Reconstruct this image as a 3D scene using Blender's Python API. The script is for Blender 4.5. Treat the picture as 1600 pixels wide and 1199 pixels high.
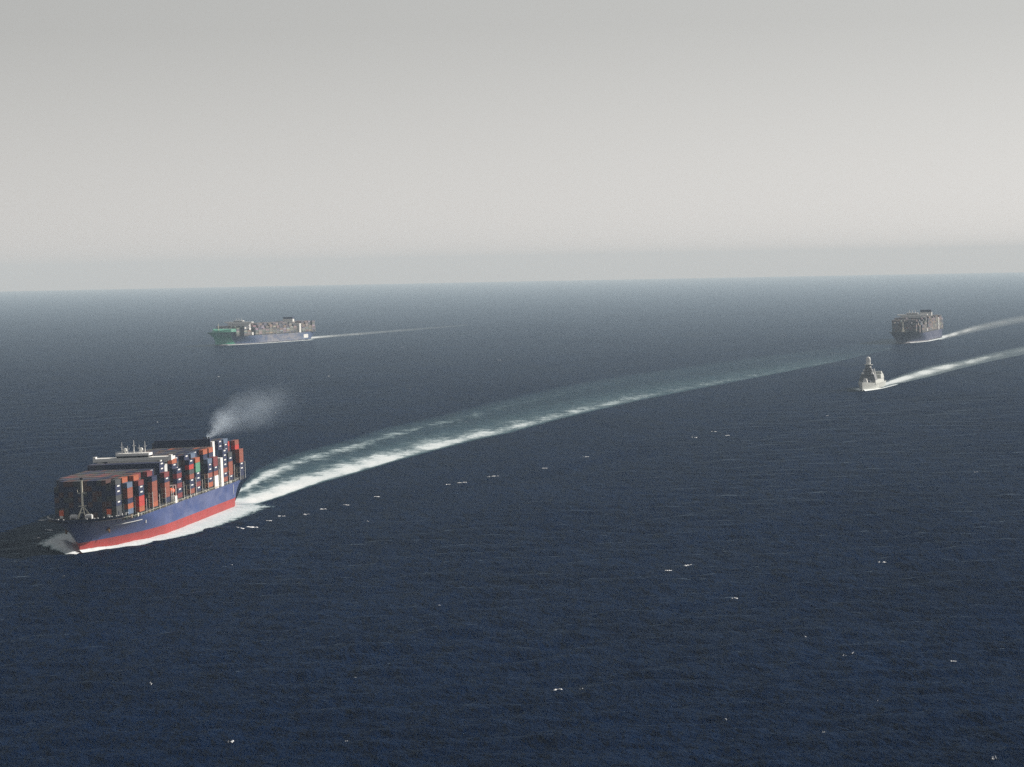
import bpy, math, random
import numpy as np
from mathutils import Vector

random.seed(7); np.random.seed(7)
for o in list(bpy.data.objects): bpy.data.objects.remove(o, do_unlink=True)
scene = bpy.context.scene
col = scene.collection
R = math.radians

# ------------------------------------------------------------------ camera
F_PX, CAM_H, HOR_Y, ROLL = 4871.0, 145.8, 407.3, 0.0188      # in pixels of the 1600 x 1199 photograph
TILT = math.atan((599.5 - HOR_Y) / F_PX)
cam_d = bpy.data.cameras.new('camera'); cam = bpy.data.objects.new('camera', cam_d); col.objects.link(cam)
cam_d.sensor_fit = 'HORIZONTAL'; cam_d.sensor_width = 36.0; cam_d.lens = 36.0 * F_PX / 1600.0
cam_d.clip_start = 1.0; cam_d.clip_end = 400000.0
cam.location = (0, 0, CAM_H); cam.rotation_mode = 'QUATERNION'
from mathutils import Matrix
cam.rotation_quaternion = (Matrix.Rotation(R(90) - TILT, 3, 'X') @ Matrix.Rotation(-ROLL, 3, 'Z')).to_quaternion()
scene.camera = cam

# ------------------------------------------------------------------ light
SUN_AZ, SUN_EL = R(30), R(29)          # direction to the sun, azimuth from +X towards +Y
world = bpy.data.worlds.new('World'); scene.world = world; world.use_nodes = True
wn = world.node_tree; wn.nodes.clear()
sky = wn.nodes.new('ShaderNodeTexSky'); sky.sky_type = 'NISHITA'; sky.sun_disc = False
sky.sun_elevation = SUN_EL; sky.sun_rotation = R(90) - SUN_AZ
sky.altitude = 0; sky.air_density = 1.6; sky.dust_density = 0.0; sky.ozone_density = 1.0
hs = wn.nodes.new('ShaderNodeHueSaturation'); hs.inputs['Saturation'].default_value = 0.08
bg = wn.nodes.new('ShaderNodeBackground'); bg.inputs['Strength'].default_value = 0.045
wo = wn.nodes.new('ShaderNodeOutputWorld')
wn.links.new(sky.outputs[0], hs.inputs['Color']); wn.links.new(hs.outputs[0], bg.inputs[0]); wn.links.new(bg.outputs[0], wo.inputs[0])
sun_d = bpy.data.lights.new('sun', 'SUN'); sun = bpy.data.objects.new('sun', sun_d); col.objects.link(sun)
sun_d.energy = 4.6; sun_d.angle = R(0.6); sun_d.color = (1.0, 0.95, 0.88)
sd = Vector((math.cos(SUN_EL) * math.cos(SUN_AZ), math.cos(SUN_EL) * math.sin(SUN_AZ), math.sin(SUN_EL)))
sun.rotation_mode = 'QUATERNION'; sun.rotation_quaternion = sd.to_track_quat('Z', 'Y')
sun.location = (300, 1500, 600)
scene.view_settings.view_transform = 'Standard'; scene.view_settings.look = 'None'
scene.view_settings.exposure = 0.6; scene.view_settings.gamma = 1.0
scene.render.engine = 'CYCLES'
scene.cycles.use_denoising = False
scene.cycles.max_bounces = 6; scene.cycles.volume_bounces = 3; scene.cycles.transparent_max_bounces = 16
scene.cycles.volume_step_rate = 2.0

# ------------------------------------------------------------------ pixel <-> sea level
EARTH = 6.371e6
def drop(x, y): return -(x * x + y * y) / (2 * EARTH)                  # the sea curves away from us
def ground(px, py):
    z = 0.0
    for _ in range(6):
        p = flat_ground(px, py, z); z = drop(p[0], p[1])
    return p
def flat_ground(px, py, z=0.0):
    dx, dy = px - 800.0, py - 599.5; c, s = math.cos(ROLL), math.sin(ROLL)
    a, b = (c * dx - s * dy) / F_PX, -(s * dx + c * dy) / F_PX
    ct, st = math.cos(TILT), math.sin(TILT)
    t = (z - CAM_H) / (-st + b * ct)
    return np.array([a * t, (ct + b * st) * t])

# ------------------------------------------------------------------ tags and mesh helpers
def tag(o, label=None, cat=None, group=None, kind=None):
    if label: o['label'] = label
    if cat: o['category'] = cat
    if group: o['group'] = group
    if kind: o['kind'] = kind
    return o
def empty(name, loc, rz=0):
    o = bpy.data.objects.new(name, None); col.objects.link(o); o.location = loc; o.rotation_euler = (0, 0, rz)
    o.empty_display_size = 5; return o
def link(name, me, parent=None):
    o = bpy.data.objects.new(name, me); col.objects.link(o)
    if parent: o.parent = parent
    return o
class MB:
    def __init__(s): s.v = []; s.f = []
    def box(s, x0, x1, y0, y1, z0, z1):
        return s.taper((x0, x1, y0, y1), z0, (x0, x1, y0, y1), z1)
    def taper(s, a, z0, b, z1):
        n = len(s.v)
        for (q, z) in ((a, z0), (b, z1)):
            s.v += [(q[0], q[2], z), (q[1], q[2], z), (q[1], q[3], z), (q[0], q[3], z)]
        s.f += [tuple(n + i for i in q) for q in ((3, 2, 1, 0), (4, 5, 6, 7), (0, 1, 5, 4), (1, 2, 6, 5), (2, 3, 7, 6), (3, 0, 4, 7))]
        return s
    def tube(s, p, q, r0, r1=None, k=8):
        r1 = r0 if r1 is None else r1
        p, q = Vector(p), Vector(q); d = (q - p).normalized()
        a = d.orthogonal().normalized(); b = d.cross(a); n = len(s.v)
        for (c, r) in ((p, r0), (q, r1)):
            for i in range(k):
                t = 2 * math.pi * i / k; s.v.append(tuple(c + a * (r * math.cos(t)) + b * (r * math.sin(t))))
        for i in range(k): j = (i + 1) % k; s.f.append((n + i, n + j, n + k + j, n + k + i))
        s.f.append(tuple(n + i for i in range(k))[::-1]); s.f.append(tuple(n + k + i for i in range(k)))
        return s
    def lathe(s, c, prof, k=14):
        n = len(s.v)
        for (r, z) in prof:
            for i in range(k):
                t = 2 * math.pi * i / k; s.v.append((c[0] + r * math.cos(t), c[1] + r * math.sin(t), c[2] + z))
        for m in range(len(prof) - 1):
            for i in range(k):
                j = (i + 1) % k; s.f.append((n + m * k + i, n + m * k + j, n + (m + 1) * k + j, n + (m + 1) * k + i))
        s.f.append(tuple(n + i for i in range(k))[::-1]); s.f.append(tuple(n + (len(prof) - 1) * k + i for i in range(k)))
        return s
    def prism(s, pts, u0, u1):            # outline in (v, z) swept along u
        n = len(s.v); k = len(pts)
        for u in (u0, u1): s.v += [(u, a, b) for a, b in pts]
        for i in range(k): j = (i + 1) % k; s.f.append((n + i, n + k + i, n + k + j, n + j))
        s.f.append(tuple(n + i for i in range(k))); s.f.append(tuple(n + k + i for i in range(k))[::-1])
        return s
    def mesh(s, name, mat):
        me = bpy.data.meshes.new(name); me.from_pydata(s.v, [], s.f); me.materials.append(mat)
        import bmesh
        bm = bmesh.new(); bm.from_mesh(me); bmesh.ops.recalc_face_normals(bm, faces=bm.faces); bm.to_mesh(me); bm.free()
        return me
    def build(s, name, mat, parent=None): return link(name, s.mesh(name, mat), parent)
def grid_mesh(name, P, mat, attrs=None, smooth=True):
    """P: (n, m, 3) array -> quad sheet; attrs: name -> (n, m) float."""
    n, m = P.shape[:2]; me = bpy.data.meshes.new(name)
    idx = np.arange(n * m).reshape(n, m)
    q = np.stack([idx[:-1, :-1], idx[:-1, 1:], idx[1:, 1:], idx[1:, :-1]], -1).reshape(-1, 4)
    me.vertices.add(n * m); me.vertices.foreach_set('co', np.ascontiguousarray(P, dtype=np.float32).ravel())
    me.loops.add(q.size); me.loops.foreach_set('vertex_index', q.ravel().astype(np.int32))
    me.polygons.add(len(q)); me.polygons.foreach_set('loop_start', np.arange(0, q.size, 4, dtype=np.int32))
    me.polygons.foreach_set('use_smooth', np.full(len(q), smooth))
    me.update(calc_edges=True)
    for k, a in (attrs or {}).items():
        at = me.attributes.new(k, 'FLOAT', 'POINT'); at.data.foreach_set('value', np.ascontiguousarray(a, dtype=np.float32).ravel())
    me.materials.append(mat); me.validate()
    return me

# ------------------------------------------------------------------ materials
class NT:
    def __init__(s, name):
        s.m = bpy.data.materials.new(name); s.m.use_nodes = True; s.t = s.m.node_tree; s.t.nodes.clear()
        s.out = s.t.nodes.new('ShaderNodeOutputMaterial')
    def n(s, typ, **kw):
        x = s.t.nodes.new(typ)
        for k, v in kw.items():
            if k[0] == '_': setattr(x, k[1:], v)
        return x
    def l(s, a, b): s.t.links.new(a, b)
    def math(s, op, a, b=None, clamp=False):
        x = s.t.nodes.new('ShaderNodeMath'); x.operation = op; x.use_clamp = clamp
        for i, q in enumerate((a, b)):
            if q is None: continue
            if isinstance(q, (int, float)): x.inputs[i].default_value = q
            else: s.l(q, x.inputs[i])
        return x.outputs[0]
    def noise(s, vec, scale, detail=3, rough=.55, dim='3D'):
        x = s.t.nodes.new('ShaderNodeTexNoise'); x.noise_dimensions = dim
        x.inputs['Scale'].default_value = scale; x.inputs['Detail'].default_value = detail; x.inputs['Roughness'].default_value = rough
        if vec is not None: s.l(vec, x.inputs['Vector'])
        return x.outputs['Fac']
    def scaled(s, vec, sc, rot=(0, 0, 0)):
        x = s.t.nodes.new('ShaderNodeMapping'); x.inputs['Scale'].default_value = sc; x.inputs['Rotation'].default_value = rot
        s.l(vec, x.inputs['Vector']); return x.outputs[0]
    def ramp(s, fac, stops):
        x = s.t.nodes.new('ShaderNodeValToRGB'); e = x.color_ramp.elements
        while len(e) < len(stops): e.new(.5)
        for i, (p, c) in enumerate(stops): e[i].position = p; e[i].color = (*c, 1) if len(c) == 3 else c
        s.l(fac, x.inputs[0]); return x.outputs[0]
    def mix(s, fac, a, b):
        x = s.t.nodes.new('ShaderNodeMix'); x.data_type = 'RGBA'
        for i, q in ((0, fac), (6, a), (7, b)):
            if isinstance(q, (int, float)): x.inputs[i].default_value = q
            elif isinstance(q, tuple): x.inputs[i].default_value = (*q, 1)
            else: s.l(q, x.inputs[i])
        return x.outputs[2]
def paint(name, c, rough=.55, var=.25, scale=.35, streak=0.0, streak_col=(.16, .07, .03), metal=0):
    t = NT(name); tc = t.n('ShaderNodeTexCoord'); P = tc.outputs['Object']
    nz = t.noise(P, scale, 5, .65)
    dark = tuple(x * (1 - var) for x in c); lite = tuple(min(1, x * (1 + var)) for x in c)
    cc = t.ramp(nz, [(.3, dark), (.7, lite)])
    if streak:
        st = t.noise(t.scaled(P, (.9, .9, .05)), 1.0, 4, .7)
        f = t.math('MULTIPLY', t.ramp(st, [(.55, (0, 0, 0)), (.75, (1, 1, 1))]), streak)
        cc = t.mix(f, cc, streak_col)
    p = t.n('ShaderNodeBsdfPrincipled'); t.l(cc, p.inputs['Base Color']); p.inputs['Roughness'].default_value = rough; p.inputs['Specular IOR Level'].default_value = .25
    p.inputs['Metallic'].default_value = metal
    t.l(p.outputs[0], t.out.inputs[0]); return t.m

M = dict(
    hull_red=paint('antifouling_red', (.27, .024, .022), .6, .18, .12, .22, (.33, .05, .04)),
    white=paint('white_steel', (.72, .71, .68), .5, .08, .3, .12, (.4, .3, .2)),
    grey_white=paint('grey_white_steel', (.55, .55, .54), .55, .08, .3, .08, (.3, .25, .2)),
    cream=paint('cream_steel', (.72, .68, .55), .5, .1),
    deck=paint('deck_grey_brown', (.10, .085, .075), .8, .35, .4),
    deck_green=paint('deck_green', (.05, .09, .075), .8, .3, .4),
    navy=paint('navy_steel', (.010, .018, .060), .5, .2),
    dark=paint('dark_steel', (.025, .025, .03), .6, .3),
    glass=paint('window_glass', (.012, .015, .02), .12, .1),
    orange=paint('lifeboat_orange', (.65, .12, .04), .5, .1),
    rust=paint('rusty_anchor', (.20, .10, .04), .8, .3),
    lash=paint('lashing_bridge_paint', (.33, .29, .22), .7, .25),
)
def hull_paint(name, c, pale, bow_c=None, bow_u=None):
    """shell plating; broad weathered pale zone amidships, an optional differently painted bow"""
    t = NT(name); tc = t.n('ShaderNodeTexCoord'); P = tc.outputs['Object']
    sx = t.n('ShaderNodeSeparateXYZ'); t.l(P, sx.inputs[0])
    nz = t.noise(P, .12, 5, .6)
    cc = t.ramp(nz, [(.3, tuple(x * .85 for x in c)), (.7, tuple(x * 1.15 for x in c))])
    w = t.noise(t.scaled(P, (.035, .035, .12)), 1.0, 3, .6)
    f = t.ramp(w, [(.36, (0, 0, 0)), (.58, (1, 1, 1))])
    mid = t.math('SUBTRACT', 1.0, t.math('MULTIPLY', t.math('SUBTRACT', t.math('ABSOLUTE', t.math('ADD', sx.outputs[0], 25.0)), 75.0), 1 / 40.0, True), True)
    f = t.math('MULTIPLY', f, mid)
    cc = t.mix(t.math('MULTIPLY', f, pale[3]), cc, pale[:3])
    st = t.noise(t.scaled(P, (.7, .7, .05)), 1.0, 4, .7)
    f2 = t.math('MULTIPLY', t.ramp(st, [(.56, (0, 0, 0)), (.76, (1, 1, 1))]), .16)
    cc = t.mix(f2, cc, (.18, .10, .09))
    if bow_c:
        edge = t.math('ADD', sx.outputs[0], t.math('MULTIPLY', sx.outputs[2], -1.6))
        f3 = t.math('GREATER_THAN', edge, bow_u)
        cc = t.mix(f3, cc, bow_c)
    p = t.n('ShaderNodeBsdfPrincipled'); t.l(cc, p.inputs['Base Color']); p.inputs['Roughness'].default_value = .6; p.inputs['Specular IOR Level'].default_value = .2
    t.l(p.outputs[0], t.out.inputs[0]); return t.m
M['hull_blue'] = hull_paint('hull_blue', (.030, .052, .155), (.115, .13, .23, .55))
M['hull_far'] = hull_paint('hull_far_blue', (.05, .08, .16), (.20, .195, .22, .95), (.07, .36, .22), 140)
M['hull_dark'] = hull_paint('hull_dark_blue', (.02, .03, .075), (.10, .10, .14, .6))
M['boot_dark'] = paint('dark_boot_topping', (.05, .045, .055), .6, .2)
M['navy_grey'] = paint('naval_grey', (.44, .45, .42), .55, .08, .25, .08, (.35, .28, .2))
M['naval_dark'] = paint('naval_dark_grey', (.13, .135, .14), .6, .2)
M['navy_deck'] = paint('naval_deck', (.10, .11, .12), .8, .2)
BOXCOL = dict(navy=(.010, .016, .055), rust=(.225, .060, .036), orange=(.33, .085, .036), darkred=(.16, .026, .028), red=(.40, .032, .024),
              steel=(.09, .13, .20), green=(.08, .23, .15), grey=(.045, .048, .052), white=(.5, .5, .48), brown=(.075, .034, .03))
BOXNAME = dict(navy='dark navy', rust='rust red', orange='orange', darkred='dark red', red='bright red', steel='steel blue', green='green', grey='dark grey', white='off white', brown='brown')
BM = {k: paint('container_' + k, c, .6, .18, .5, .15, (.12, .06, .04)) for k, c in BOXCOL.items()}
def attr_mat():
    t = NT('mixed_containers'); a = t.n('ShaderNodeAttribute', _attribute_name='tint')
    tc = t.n('ShaderNodeTexCoord'); nz = t.noise(tc.outputs['Object'], .5, 4, .6)
    cc = t.mix(t.math('MULTIPLY', nz, .35), a.outputs['Color'], (.08, .06, .05))
    p = t.n('ShaderNodeBsdfPrincipled'); t.l(cc, p.inputs['Base Color']); p.inputs['Roughness'].default_value = .6
    t.l(p.outputs[0], t.out.inputs[0]); return t.m
M['boxes'] = attr_mat()

# ------------------------------------------------------------------ wakes, laid out on sea level
def poly(pts): return np.array([ground(*p) for p in pts])
WAKE_UP = poly([(380, 756), (398, 735), (430, 719), (470, 706), (540, 688), (600, 668), (680, 651), (760, 630), (860, 606), (960, 588), (1060, 574), (1160, 560), (1280, 546), (1392, 530)])
WAKE_LO = poly([(362, 797), (398, 791), (440, 778), (500, 757), (560, 740), (640, 716), (740, 690), (800, 677), (880, 655), (1000, 627), (1100, 607), (1200, 588), (1300, 568), (1394, 546)])
FRIG_UP = poly([(1366, 603), (1410, 585), (1450, 572), (1500, 563), (1550, 551), (1610, 538), (1680, 523)])
FRIG_LO = poly([(1366, 609), (1420, 597), (1460, 588), (1500, 577), (1550, 565), (1610, 553), (1680, 540)])
RIGHT_UP = poly([(1468, 525), (1520, 508), (1560, 499), (1610, 489), (1680, 476)])
RIGHT_LO = poly([(1468, 533), (1520, 521), (1560, 513), (1610, 503), (1680, 491)])
LEFT_UP = poly([(470, 527), (540, 521.5), (600, 517), (660, 512.5), (730, 507)])
LEFT_LO = poly([(470, 532), (540, 526), (600, 521), (660, 515.5), (730, 509)])
KELVIN = poly([(330, 838), (372, 827), (405, 819), (445, 807), (505, 796), (600, 777), (725, 755), (850, 733), (915, 716), (1000, 700), (1090, 684), (1200, 668), (1285, 656), (1390, 645), (1500, 633), (1650, 617)])
def resample(a, n):
    d = np.r_[0, np.cumsum(np.linalg.norm(np.diff(a, axis=0), axis=1))]; t = np.linspace(0, 1, n) ** 1.25 * d[-1]
    return np.stack([np.interp(t, d, a[:, 0]), np.interp(t, d, a[:, 1])], 1)
def seg_dist(X, Y, line):
    best = np.full(X.shape, 1e9); side = np.zeros(X.shape)
    for a, b in zip(line[:-1], line[1:]):
        d = b - a; L2 = d @ d; t = np.clip(((X - a[0]) * d[0] + (Y - a[1]) * d[1]) / L2, 0, 1)
        ex, ey = X - a[0] - t * d[0], Y - a[1] - t * d[1]; q = np.hypot(ex, ey)
        m = q < best; best[m] = q[m]; side[m] = (d[0] * ey - d[1] * ex)[m] / math.sqrt(L2)
    return best, side
BANDS = []
for up, lo in ((WAKE_UP, WAKE_LO), (FRIG_UP, FRIG_LO), (RIGHT_UP, RIGHT_LO), (LEFT_UP, LEFT_LO)):
    BANDS.append((resample(up, 16) * .5 + resample(lo, 16) * .5, np.linalg.norm(resample(up, 16) - resample(lo, 16), axis=1).mean() * .5))

# ships: bow point at sea level, heading (to the left of straight at us), length
NEAR = dict(c=(-205.2, 1761.8), h=.114, L=337.0, B=44.3)
def center(bow, h, L): return (bow[0] + math.sin(h) * L / 2, bow[1] + math.cos(h) * L / 2)
LEFT = dict(h=R(21.5), L=399.0, B=59.0); LEFT['c'] = center(ground(335, 541), LEFT['h'], 399)
RIGHT = dict(h=R(15.0), L=366.0, B=52.0); RIGHT['c'] = center(ground(1409, 537.5), RIGHT['h'], 366)
FRIG = dict(h=R(14.0), L=140.0, B=19.6); FRIG['c'] = center(ground(1347, 612), FRIG['h'], 140)
def rotz(h): return math.atan2(-math.cos(h), -math.sin(h))
def to_world(S, u, v):
    a = rotz(S['h']); return S['c'][0] + u * math.cos(a) - v * math.sin(a), S['c'][1] + u * math.sin(a) + v * math.cos(a)

# ------------------------------------------------------------------ sea
rng = np.random.RandomState(3)
lam = np.geomspace(5, 75, 64); WDIR = R(-60)
ang = WDIR + rng.normal(0, .55, 64); ph = rng.uniform(0, 2 * np.pi, 64); amp = .0095 * lam ** .78 * np.exp(-(lam / 70) ** 2)
def sea_height(X, Y):
    r = np.hypot(X, Y); cell = np.maximum(.9, r * r / 6.4e5)
    z = np.zeros_like(X)
    for l, a, p, A in zip(lam, ang, ph, amp):
        k = 2 * np.pi / l; w = np.clip((l / cell - 2.2) / 2.0, 0, 1)
        if w.max() <= 0: continue
        th = k * (X * math.cos(a) + Y * math.sin(a)) + p
        z += A * w * (np.sin(th) + .25 * np.cos(2 * th))
    damp = np.ones_like(X)
    for line, half in BANDS:
        d, _ = seg_dist(X, Y, line); damp = np.minimum(damp, np.clip((d - half * .7) / (half * .8), .12, 1))
    z *= damp
    d, s = seg_dist(X, Y, KELVIN); wd = np.clip(cell * 1.6, 9, 22)
    s = s + 7 * np.sin(X * .021 + 1.3) + 4 * np.sin(X * .057)                # the bow-wave crest wanders and comes and goes
    k = (.55 + .45 * np.sin(X * .033 + .4)) * (d < 60)
    z += .75 * k * np.exp(-(s / wd) ** 2) - .6 * k * np.exp(-((s + 1.7 * wd) / wd) ** 2)
    z += drop(X, Y)
    return z
def sea_material():
    t = NT('sea_water'); g = t.n('ShaderNodeNewGeometry'); P = g.outputs['Position']
    big = t.noise(t.scaled(P, (.012, .006, .012), (0, 0, .3)), 1.0, 3, .5)
    cc = t.ramp(big, [(.3, (.0002, .0050, .020)), (.7, (.0004, .0072, .028))])
    h1 = t.noise(t.scaled(P, (.30, .16, .3), (0, 0, R(30))), 1.0, 5, .65)
    h2 = t.noise(t.scaled(P, (.075, .040, .07), (0, 0, R(20))), 1.0, 4, .6)
    h3 = t.noise(t.scaled(P, (1.1, .7, 1), (0, 0, R(35))), 1.0, 3, .6)
    h4 = t.noise(t.scaled(P, (.030, .011, .02), (0, 0, R(12))), 1.0, 3, .6)
    hh = t.math('ADD', t.math('ADD', t.math('MULTIPLY', h1, 1.2), t.math('MULTIPLY', h2, 6.0)), t.math('ADD', t.math('MULTIPLY', h3, .45), t.math('MULTIPLY', h4, 4.5)))
    b = t.n('ShaderNodeBump'); b.inputs['Strength'].default_value = 1.0; b.inputs['Distance'].default_value = 1.0
    t.l(hh, b.inputs['Height'])
    gust = t.noise(t.scaled(P, (.0042, .0011, .003), (0, 0, R(-10))), 1.0, 4, .6)       # wind patches: rougher and smoother water
    gk = t.math('ADD', t.math('MULTIPLY', t.math('SUBTRACT', gust, .5), 2.6), 1.0, True)
    d = t.n('ShaderNodeBsdfDiffuse'); t.l(cc, d.inputs['Color']); t.l(b.outputs[0], d.inputs['Normal'])
    gl = t.n('ShaderNodeBsdfGlossy'); gl.inputs['Roughness'].default_value = .16; gl.inputs['Color'].default_value = (.68, .86, 1, 1); t.l(b.outputs[0], gl.inputs['Normal'])
    fr = t.n('ShaderNodeFresnel'); fr.inputs['IOR'].default_value = 1.333; t.l(b.outputs[0], fr.inputs['Normal'])
    f0 = t.n('ShaderNodeFresnel'); f0.inputs['IOR'].default_value = 1.333
    # rough sea: facets turned to us mirror little, only the far grazing water takes on the sky
    k = t.math('ADD', t.math('MULTIPLY', t.math('POWER', fr.outputs[0], 2.4), t.math('MULTIPLY', gk, .16)), t.math('MULTIPLY', t.math('POWER', f0.outputs[0], 14.0), 1.0), True)
    mx = t.n('ShaderNodeMixShader'); t.l(k, mx.inputs[0]); t.l(d.outputs[0], mx.inputs[1]); t.l(gl.outputs[0], mx.inputs[2])
    t.l(mx.outputs[0], t.out.inputs[0]); return t.m
rows = [30., 120., 300., 480., 560.]
while rows[-1] < 14000: rows.append(rows[-1] + max(1.0, rows[-1] ** 2 / 6.4e5))
rows = np.r_[rows, np.geomspace(rows[-1] * 1.025, 62000, 60)]
th_d = np.linspace(-R(14), R(14), 1050)
th = np.r_[np.linspace(-math.pi, -R(14), 36)[:-1], th_d, np.linspace(R(14), math.pi, 36)[1:]]
RR, TT = np.meshgrid(rows, th, indexing='ij'); X, Y = RR * np.sin(TT), RR * np.cos(TT)
Z = drop(X, Y); dense = (np.abs(TT) < R(13.99)) & (RR > 480) & (RR < 15000)
zz = sea_height(X[dense], Y[dense]); Z[dense] = zz
sea = link('sea', grid_mesh('sea', np.stack([X, Y, Z], -1), sea_material())); tag(sea, 'dark navy choppy open sea', 'sea', kind='structure')

# ------------------------------------------------------------------ foam
def foam_material(name, scale, aer=(.13, .27, .31), aer_k=.55, white=(.80, .82, .82), stretch=(1, .22), rot=0.0, hard=.22):
    """attributes: foam = how thick the froth is, aer = how milky the water is, edge = fade at the sheet's border"""
    t = NT(name); g = t.n('ShaderNodeNewGeometry'); P = g.outputs['Position']
    fo = t.n('ShaderNodeAttribute', _attribute_name='foam').outputs['Fac']; ae = t.n('ShaderNodeAttribute', _attribute_name='aer').outputs['Fac']
    V = t.scaled(P, (scale * stretch[0], scale * stretch[1], scale), (0, 0, rot))
    n1 = t.noise(V, 1.0, 6, .68); n2 = t.noise(t.scaled(P, (scale * 3.1, scale * 1.2, scale), (0, 0, rot)), 1.0, 4, .7)
    nn = t.math('ADD', t.math('MULTIPLY', n1, .60), t.math('MULTIPLY', n2, .40))
    # froth where noise exceeds 1 - foam
    x = t.math('ADD', t.math('SUBTRACT', nn, .72), t.math('MULTIPLY', fo, .50))
    ff = t.math('MULTIPLY', x, 1.0 / hard, True); fw = t.math('MULTIPLY', t.math('SUBTRACT', x, .02), 1.6, True)
    aa = t.math('MULTIPLY', t.math('MULTIPLY', ae, aer_k), t.math('ADD', t.math('MULTIPLY', n1, 1.6), -.15, True), True)
    al = t.math('MAXIMUM', ff, aa)
    cc = t.mix(ff, aer, t.mix(fw, tuple(.62 * q + .38 * w for q, w in zip(aer, white)), white))
    p = t.n('ShaderNodeBsdfPrincipled'); t.l(cc, p.inputs['Base Color']); p.inputs['Roughness'].default_value = .6
    b = t.n('ShaderNodeBump'); b.inputs['Strength'].default_value = .6; b.inputs['Distance'].default_value = 1.0; t.l(nn, b.inputs['Height']); t.l(b.outputs[0], p.inputs['Normal'])
    t.l(al, p.inputs['Alpha']); t.l(p.outputs[0], t.out.inputs[0]); return t.m
def wake(name, up, lo, n, m, foam_f, aer_f, mat, z=.35):
    a, b = resample(lo, n), resample(up, n); T = np.linspace(0, 1, m)[None, :]; S = np.linspace(0, 1, n)[:, None]
    P = a[:, None, :] * (1 - T[..., None]) + b[:, None, :] * T[..., None]
    ed = np.clip(np.minimum(T / .05, (1 - T) / .28), 0, 1) + 0 * S
    jit = np.interp(np.linspace(0, 1, n), np.linspace(0, 1, n // 3), rng.uniform(0, 1, n // 3))[:, None]
    zz = sea_height(P[..., 0], P[..., 1]) + z
    fo, ae = foam_f(S, T) * (.8 + .4 * jit), aer_f(S, T)
    fo = np.where(ed < 1, fo * ed, fo); ae = ae * ed
    return link(name, grid_mesh(name, np.dstack([P, zz]), mat, dict(foam=fo, aer=ae)))
g = lambda x, c, w: np.exp(-((x - c) / w) ** 2)
wk = wake('wake', WAKE_UP, WAKE_LO, 260, 40,
     lambda S, T: (1.0 * g(T, .20, .18) + .85 * g(T, .78, .16) + .36) * np.exp(-S * 2.9) + .42 * g(T, .10, .08) * np.exp(-S * .6) + .14,
     lambda S, T: ((1.5 * np.exp(-S * 2.8) + .34) * (.70 + .30 * np.cos(2 * np.pi * (T - .1))) + .45 * np.exp(-T * 9) * np.exp(-S * .8)) * np.clip((1.02 - S) * 5, 0, 1),
     foam_material('wake_foam', .07, rot=R(12), stretch=(1.0, .45), hard=.30))
tag(wk, 'long foaming turquoise wake trailing behind the near blue container ship', 'wake', kind='stuff')
wk = wake('wake', FRIG_UP, FRIG_LO, 90, 16, lambda S, T: (1.25 - .55 * S) * g(T, .5, .42) * np.exp(-S * .8) + .1, lambda S, T: (1 - .6 * S) + 0 * T,
     foam_material('frigate_wake_foam', .10, aer=(.3, .4, .42), aer_k=.6, rot=R(76), stretch=(.25, 1)))
tag(wk, 'bright white wake widening behind the grey warship', 'wake', kind='stuff')
wk = wake('wake', RIGHT_UP, RIGHT_LO, 60, 12, lambda S, T: (.75 * np.exp(-S * 3) + .25) * g(T, .5, .4) + .1 + 0 * T, lambda S, T: (1.0 - .35 * S) * np.sin(np.pi * T) ** .7 + 0 * T,
     foam_material('far_right_wake_foam', .06, aer=(.34, .40, .42), aer_k=.55, rot=R(76), stretch=(.25, 1)))
tag(wk, 'pale hazy wake behind the dark container ship on the right', 'wake', kind='stuff')
wk = wake('wake', LEFT_UP, LEFT_LO, 60, 8, lambda S, T: 1.1 * np.exp(-S * 2.2) * g(T, .5, .5) + .1, lambda S, T: (1 - .75 * S) + 0 * T,
     foam_material('far_left_wake_foam', .06, aer=(.34, .40, .42), aer_k=.6, rot=R(76), stretch=(.25, 1)))
tag(wk, 'thin pale wake behind the far green bowed container ship', 'wake', kind='stuff')

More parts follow.
